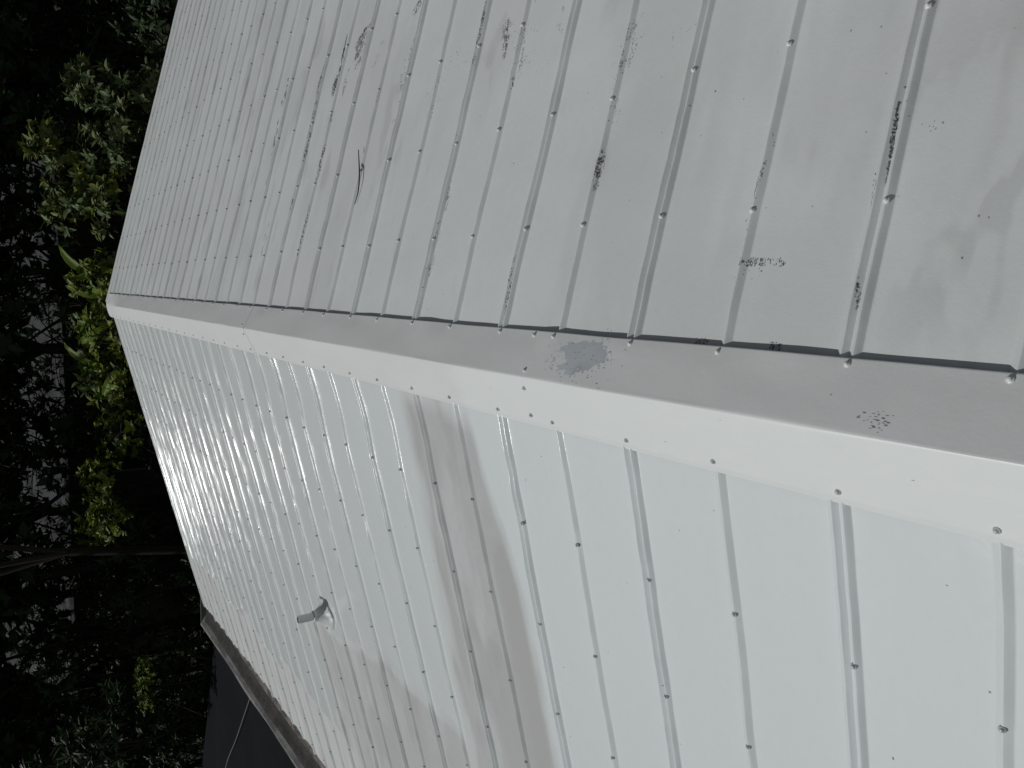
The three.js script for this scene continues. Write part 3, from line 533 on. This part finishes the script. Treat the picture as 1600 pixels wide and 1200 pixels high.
// banana-like plants with broad leaves behind the ridge end
function broadPlant(label, foot, leaves, seed) {
  const t = thing('broad_leaf_plant', label, 'plant', [foot[0], GY - 0.05, foot[1]], 'broad leaved plants'), O = t.position, R = rng(seed);
  part('stem', limb(V(0, 0, 0), V(0.05, 3.2, 0.1), 0.07, 0.03, 0.1, R), new THREE.MeshStandardMaterial({ color: lin(0.06, 0.08, 0.025), roughness: 0.7 }), t);
  for (const [bx, by, bz, tx, ty, tz, w] of leaves) {
    const base = V(bx - O.x, by - O.y, bz - O.z), tip = V(tx - O.x, ty - O.y, tz - O.z), d = tip.clone().sub(base), L = d.length(), pos = [], idx = [], N = 14, dn = d.clone().normalize(), ref = V(-0.35, 0.75, 0.55).normalize(), sd = dn.clone().cross(ref).normalize(), up = sd.clone().cross(dn);
    part('leaf_stalk', limb(V(0.05, 3.15, 0.1), base, 0.014, 0.007, 0.1, R), barkMat, t);
    for (let j = 0; j <= N; j++) { const u = j / N, ww = w * Math.pow(Math.sin(Math.PI * Math.min(1, u * 0.93 + 0.07)), 0.7), q = base.clone().addScaledVector(d, u).addScaledVector(up, 0.1 * L * Math.sin(Math.PI * u)); for (const e of [-1, -0.5, 0, 0.5, 1]) pos.push(...q.clone().addScaledVector(sd, e * ww).addScaledVector(up, Math.abs(e) * ww * 0.45 + 0.012 * noise(j * 1.1 + tx * 9, e * 3)).toArray()); }
    for (let j = 0; j < N; j++) for (let e = 0; e < 4; e++) { const a = j * 5 + e; idx.push(a, a + 1, a + 5, a + 1, a + 6, a + 5); }
    const f = 0.8 + 0.5 * R(), g = new THREE.BufferGeometry(); g.setAttribute('position', new THREE.Float32BufferAttribute(pos, 3)); g.setAttribute('color', new THREE.Float32BufferAttribute(new Float32Array(pos.length).map((_, i) => f * [0.13, 0.19, 0.015][i % 3]), 3)); g.setIndex(idx); g.computeVertexNormals(); part('leaf', g, leafMat, t);
  }
}
broadPlant('broad yellow green leaves standing just above the ridge end in the photo', [0.25, -12.0], [[0.38, -0.02, -11.9, 0.80, 0.38, -12.1, 0.08], [0.12, -0.3, -11.9, 0.22, 0.30, -12.3, 0.085], [0.45, -0.3, -11.5, 0.55, 0.12, -11.9, 0.05], [-0.1, -0.1, -12.4, -0.2, 0.3, -12.2, 0.06]], 17);
broadPlant('broad yellow green leaves standing just below the ridge end in the photo', [-0.7, -12.1], [[-0.3, -0.3, -11.8, -0.62, 0.16, -12.3, 0.075], [-0.95, -0.1, -12.2, -0.6, 0.34, -12.5, 0.07], [-0.9, -0.35, -11.8, -1.45, -0.12, -12.2, 0.06], [-1.2, -0.2, -12.5, -1.05, 0.25, -12.3, 0.05]], 19);
tree('broadleaf_tree', 'yellow green leafy sprigs around the broad leaves by the ridge end', 'tree', [0.2, -12.6], [[0.25, -0.1, -11.7, 0.35, 0.26, 22], [-0.4, -0.15, -11.7, 0.35, 0.26, 24], [-1.0, -0.2, -11.9, 0.4, 0.28, 26]], { seed: 33, girth: 0.05, leaf: 0.11, wide: 0.26, perTwig: 6, colors: [...LIME, ...OLIVE], fork: 2.6 }, G1);
// the thicket behind: dark trees one could not tell apart
const TK = rng(311);
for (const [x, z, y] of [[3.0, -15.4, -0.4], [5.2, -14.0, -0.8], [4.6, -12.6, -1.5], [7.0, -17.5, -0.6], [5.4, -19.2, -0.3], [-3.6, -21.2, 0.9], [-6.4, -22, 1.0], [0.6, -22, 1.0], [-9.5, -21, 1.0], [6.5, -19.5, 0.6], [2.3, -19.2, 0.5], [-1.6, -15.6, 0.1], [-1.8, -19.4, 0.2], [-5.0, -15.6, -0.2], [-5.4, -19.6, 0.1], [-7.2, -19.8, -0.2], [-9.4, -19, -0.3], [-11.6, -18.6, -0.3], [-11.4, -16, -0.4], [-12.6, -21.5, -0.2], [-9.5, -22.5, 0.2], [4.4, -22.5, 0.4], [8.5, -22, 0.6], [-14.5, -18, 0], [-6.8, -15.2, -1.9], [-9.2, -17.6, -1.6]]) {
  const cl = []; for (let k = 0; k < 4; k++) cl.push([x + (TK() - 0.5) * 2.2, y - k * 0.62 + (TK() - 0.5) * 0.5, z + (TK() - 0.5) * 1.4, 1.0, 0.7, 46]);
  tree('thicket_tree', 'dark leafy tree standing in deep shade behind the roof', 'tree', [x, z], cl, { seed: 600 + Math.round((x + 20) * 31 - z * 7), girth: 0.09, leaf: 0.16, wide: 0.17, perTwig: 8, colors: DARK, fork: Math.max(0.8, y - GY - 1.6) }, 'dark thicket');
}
{ // undergrowth over the ground, nobody could count it
  const F = new Foliage(), R = rng(71);
  for (let k = 0; k < 26; k++) { const a = R() * 6.28, d = V(Math.cos(a), 0.5 + R(), Math.sin(a)).normalize(), c = DARK[k % 3]; F.blade(V(Math.cos(a) * 0.12 * R(), R() * 0.1, Math.sin(a) * 0.12 * R()), d, V(0, 1, 0.1), 0.28 + 0.3 * R(), 0.035, c); }
  const N = 5200, im = new THREE.InstancedMesh(F.geometry(), leafMat, N), m = new THREE.Matrix4(), q = new THREE.Quaternion(), E = new THREE.Euler();
  for (let k = 0; k < N; k++) {
    let x, z; do { x = -34 + R() * 48; z = -10.8 - Math.pow(R(), 1.4) * 46; if (R() < 0.15) { x = -5 - R() * 20; z = -11 + R() * 14; } } while (x > -4.6 && z > -10.7);
    const sc = 0.8 + 1.3 * R(); E.set((R() - 0.5) * 0.4, R() * 6.28, (R() - 0.5) * 0.4); q.setFromEuler(E);
    m.compose(V(x, GY + 0.02, z), q, V(sc, sc * (0.7 + 0.5 * R()), sc)); im.setMatrixAt(k, m);
  }
  im.name = 'undergrowth'; im.userData = { kind: 'stuff', label: 'dark leafy undergrowth covering the ground beneath the trees', category: 'undergrowth' }; put(im, scene);
  // the wood that closes the view far behind
  const M = 3400, fw = new THREE.InstancedMesh(F.geometry(), leafMat, M);
  for (let k = 0; k < M; k++) { const sc = 1.6 + 1.8 * R(); E.set((R() - 0.5) * 1.6, R() * 6.28, (R() - 0.5) * 1.6); q.setFromEuler(E); m.compose(V(-46 + R() * 74, GY + R() * 7.5, -31.5 - R() * 7), q, V(sc, sc, sc)); fw.setMatrixAt(k, m); }
  fw.name = 'far_wood'; fw.userData = { kind: 'stuff', label: 'dark mass of far off woodland behind everything', category: 'woodland' }; put(fw, scene);
}
// tall canopy trees that keep the garden in shade
const tall = [[-1.0, -17.2, 7.4], [3.0, -17.6, 7.6], [-5.6, -17.2, 7.6], [-10.0, -17.2, 7.4], [-14.0, -17.5, 7.2], [-8.0, -22.5, 8.5], [0.5, -23.5, 8.5], [6.0, -22.5, 8.0], [-18.5, -19, 7.5], [7.2, -15.2, 7.6], [9.5, -17, 7.0], [7.5, -19, 6.5], [3.2, -21, 7.5], [-1.2, -20.5, 7], [-5.4, -20.5, 7.2], [-9.6, -20, 7], [-13.8, -19.5, 6.8], [-12.8, -15.8, 5.2], [0.8, -17.6, 4.6], [-3.5, -18, 4.6], [5, -17.6, 4.2], [-7.8, -18, 4.8], [-16, -14, 6]];
const tallWhere = ['reaching over the ridge end', 'reaching over the leafy tree tops', 'reaching over the bare trunk', 'reaching over the bright green bush', 'standing past the far tarp corner', 'behind the neighbouring house on the tarp side', 'behind the middle of the neighbouring house', 'behind the other end of the neighbouring house', 'at the outermost tarp side', 'overhanging the black gap in the upper left', 'beyond the upper slope of the roof', 'behind the upper slope', 'behind the mango trees', 'behind the ridge end', 'over the neighbouring roof', 'behind the bright green bush', 'far beyond the tarp', 'beyond the tarp canopy', 'over the broad leaves', 'over the olive green tree', 'over the upper left corner', 'over the dark shrubs', 'furthest out past the tarp'];
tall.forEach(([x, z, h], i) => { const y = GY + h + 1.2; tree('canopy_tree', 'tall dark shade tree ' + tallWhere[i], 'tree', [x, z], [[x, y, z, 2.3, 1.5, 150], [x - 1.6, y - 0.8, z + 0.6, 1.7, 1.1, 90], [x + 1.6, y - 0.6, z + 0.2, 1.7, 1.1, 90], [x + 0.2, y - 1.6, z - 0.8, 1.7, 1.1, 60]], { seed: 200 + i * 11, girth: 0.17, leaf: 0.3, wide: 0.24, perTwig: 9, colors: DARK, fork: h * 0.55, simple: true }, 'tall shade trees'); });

renderer.render(scene, camera);
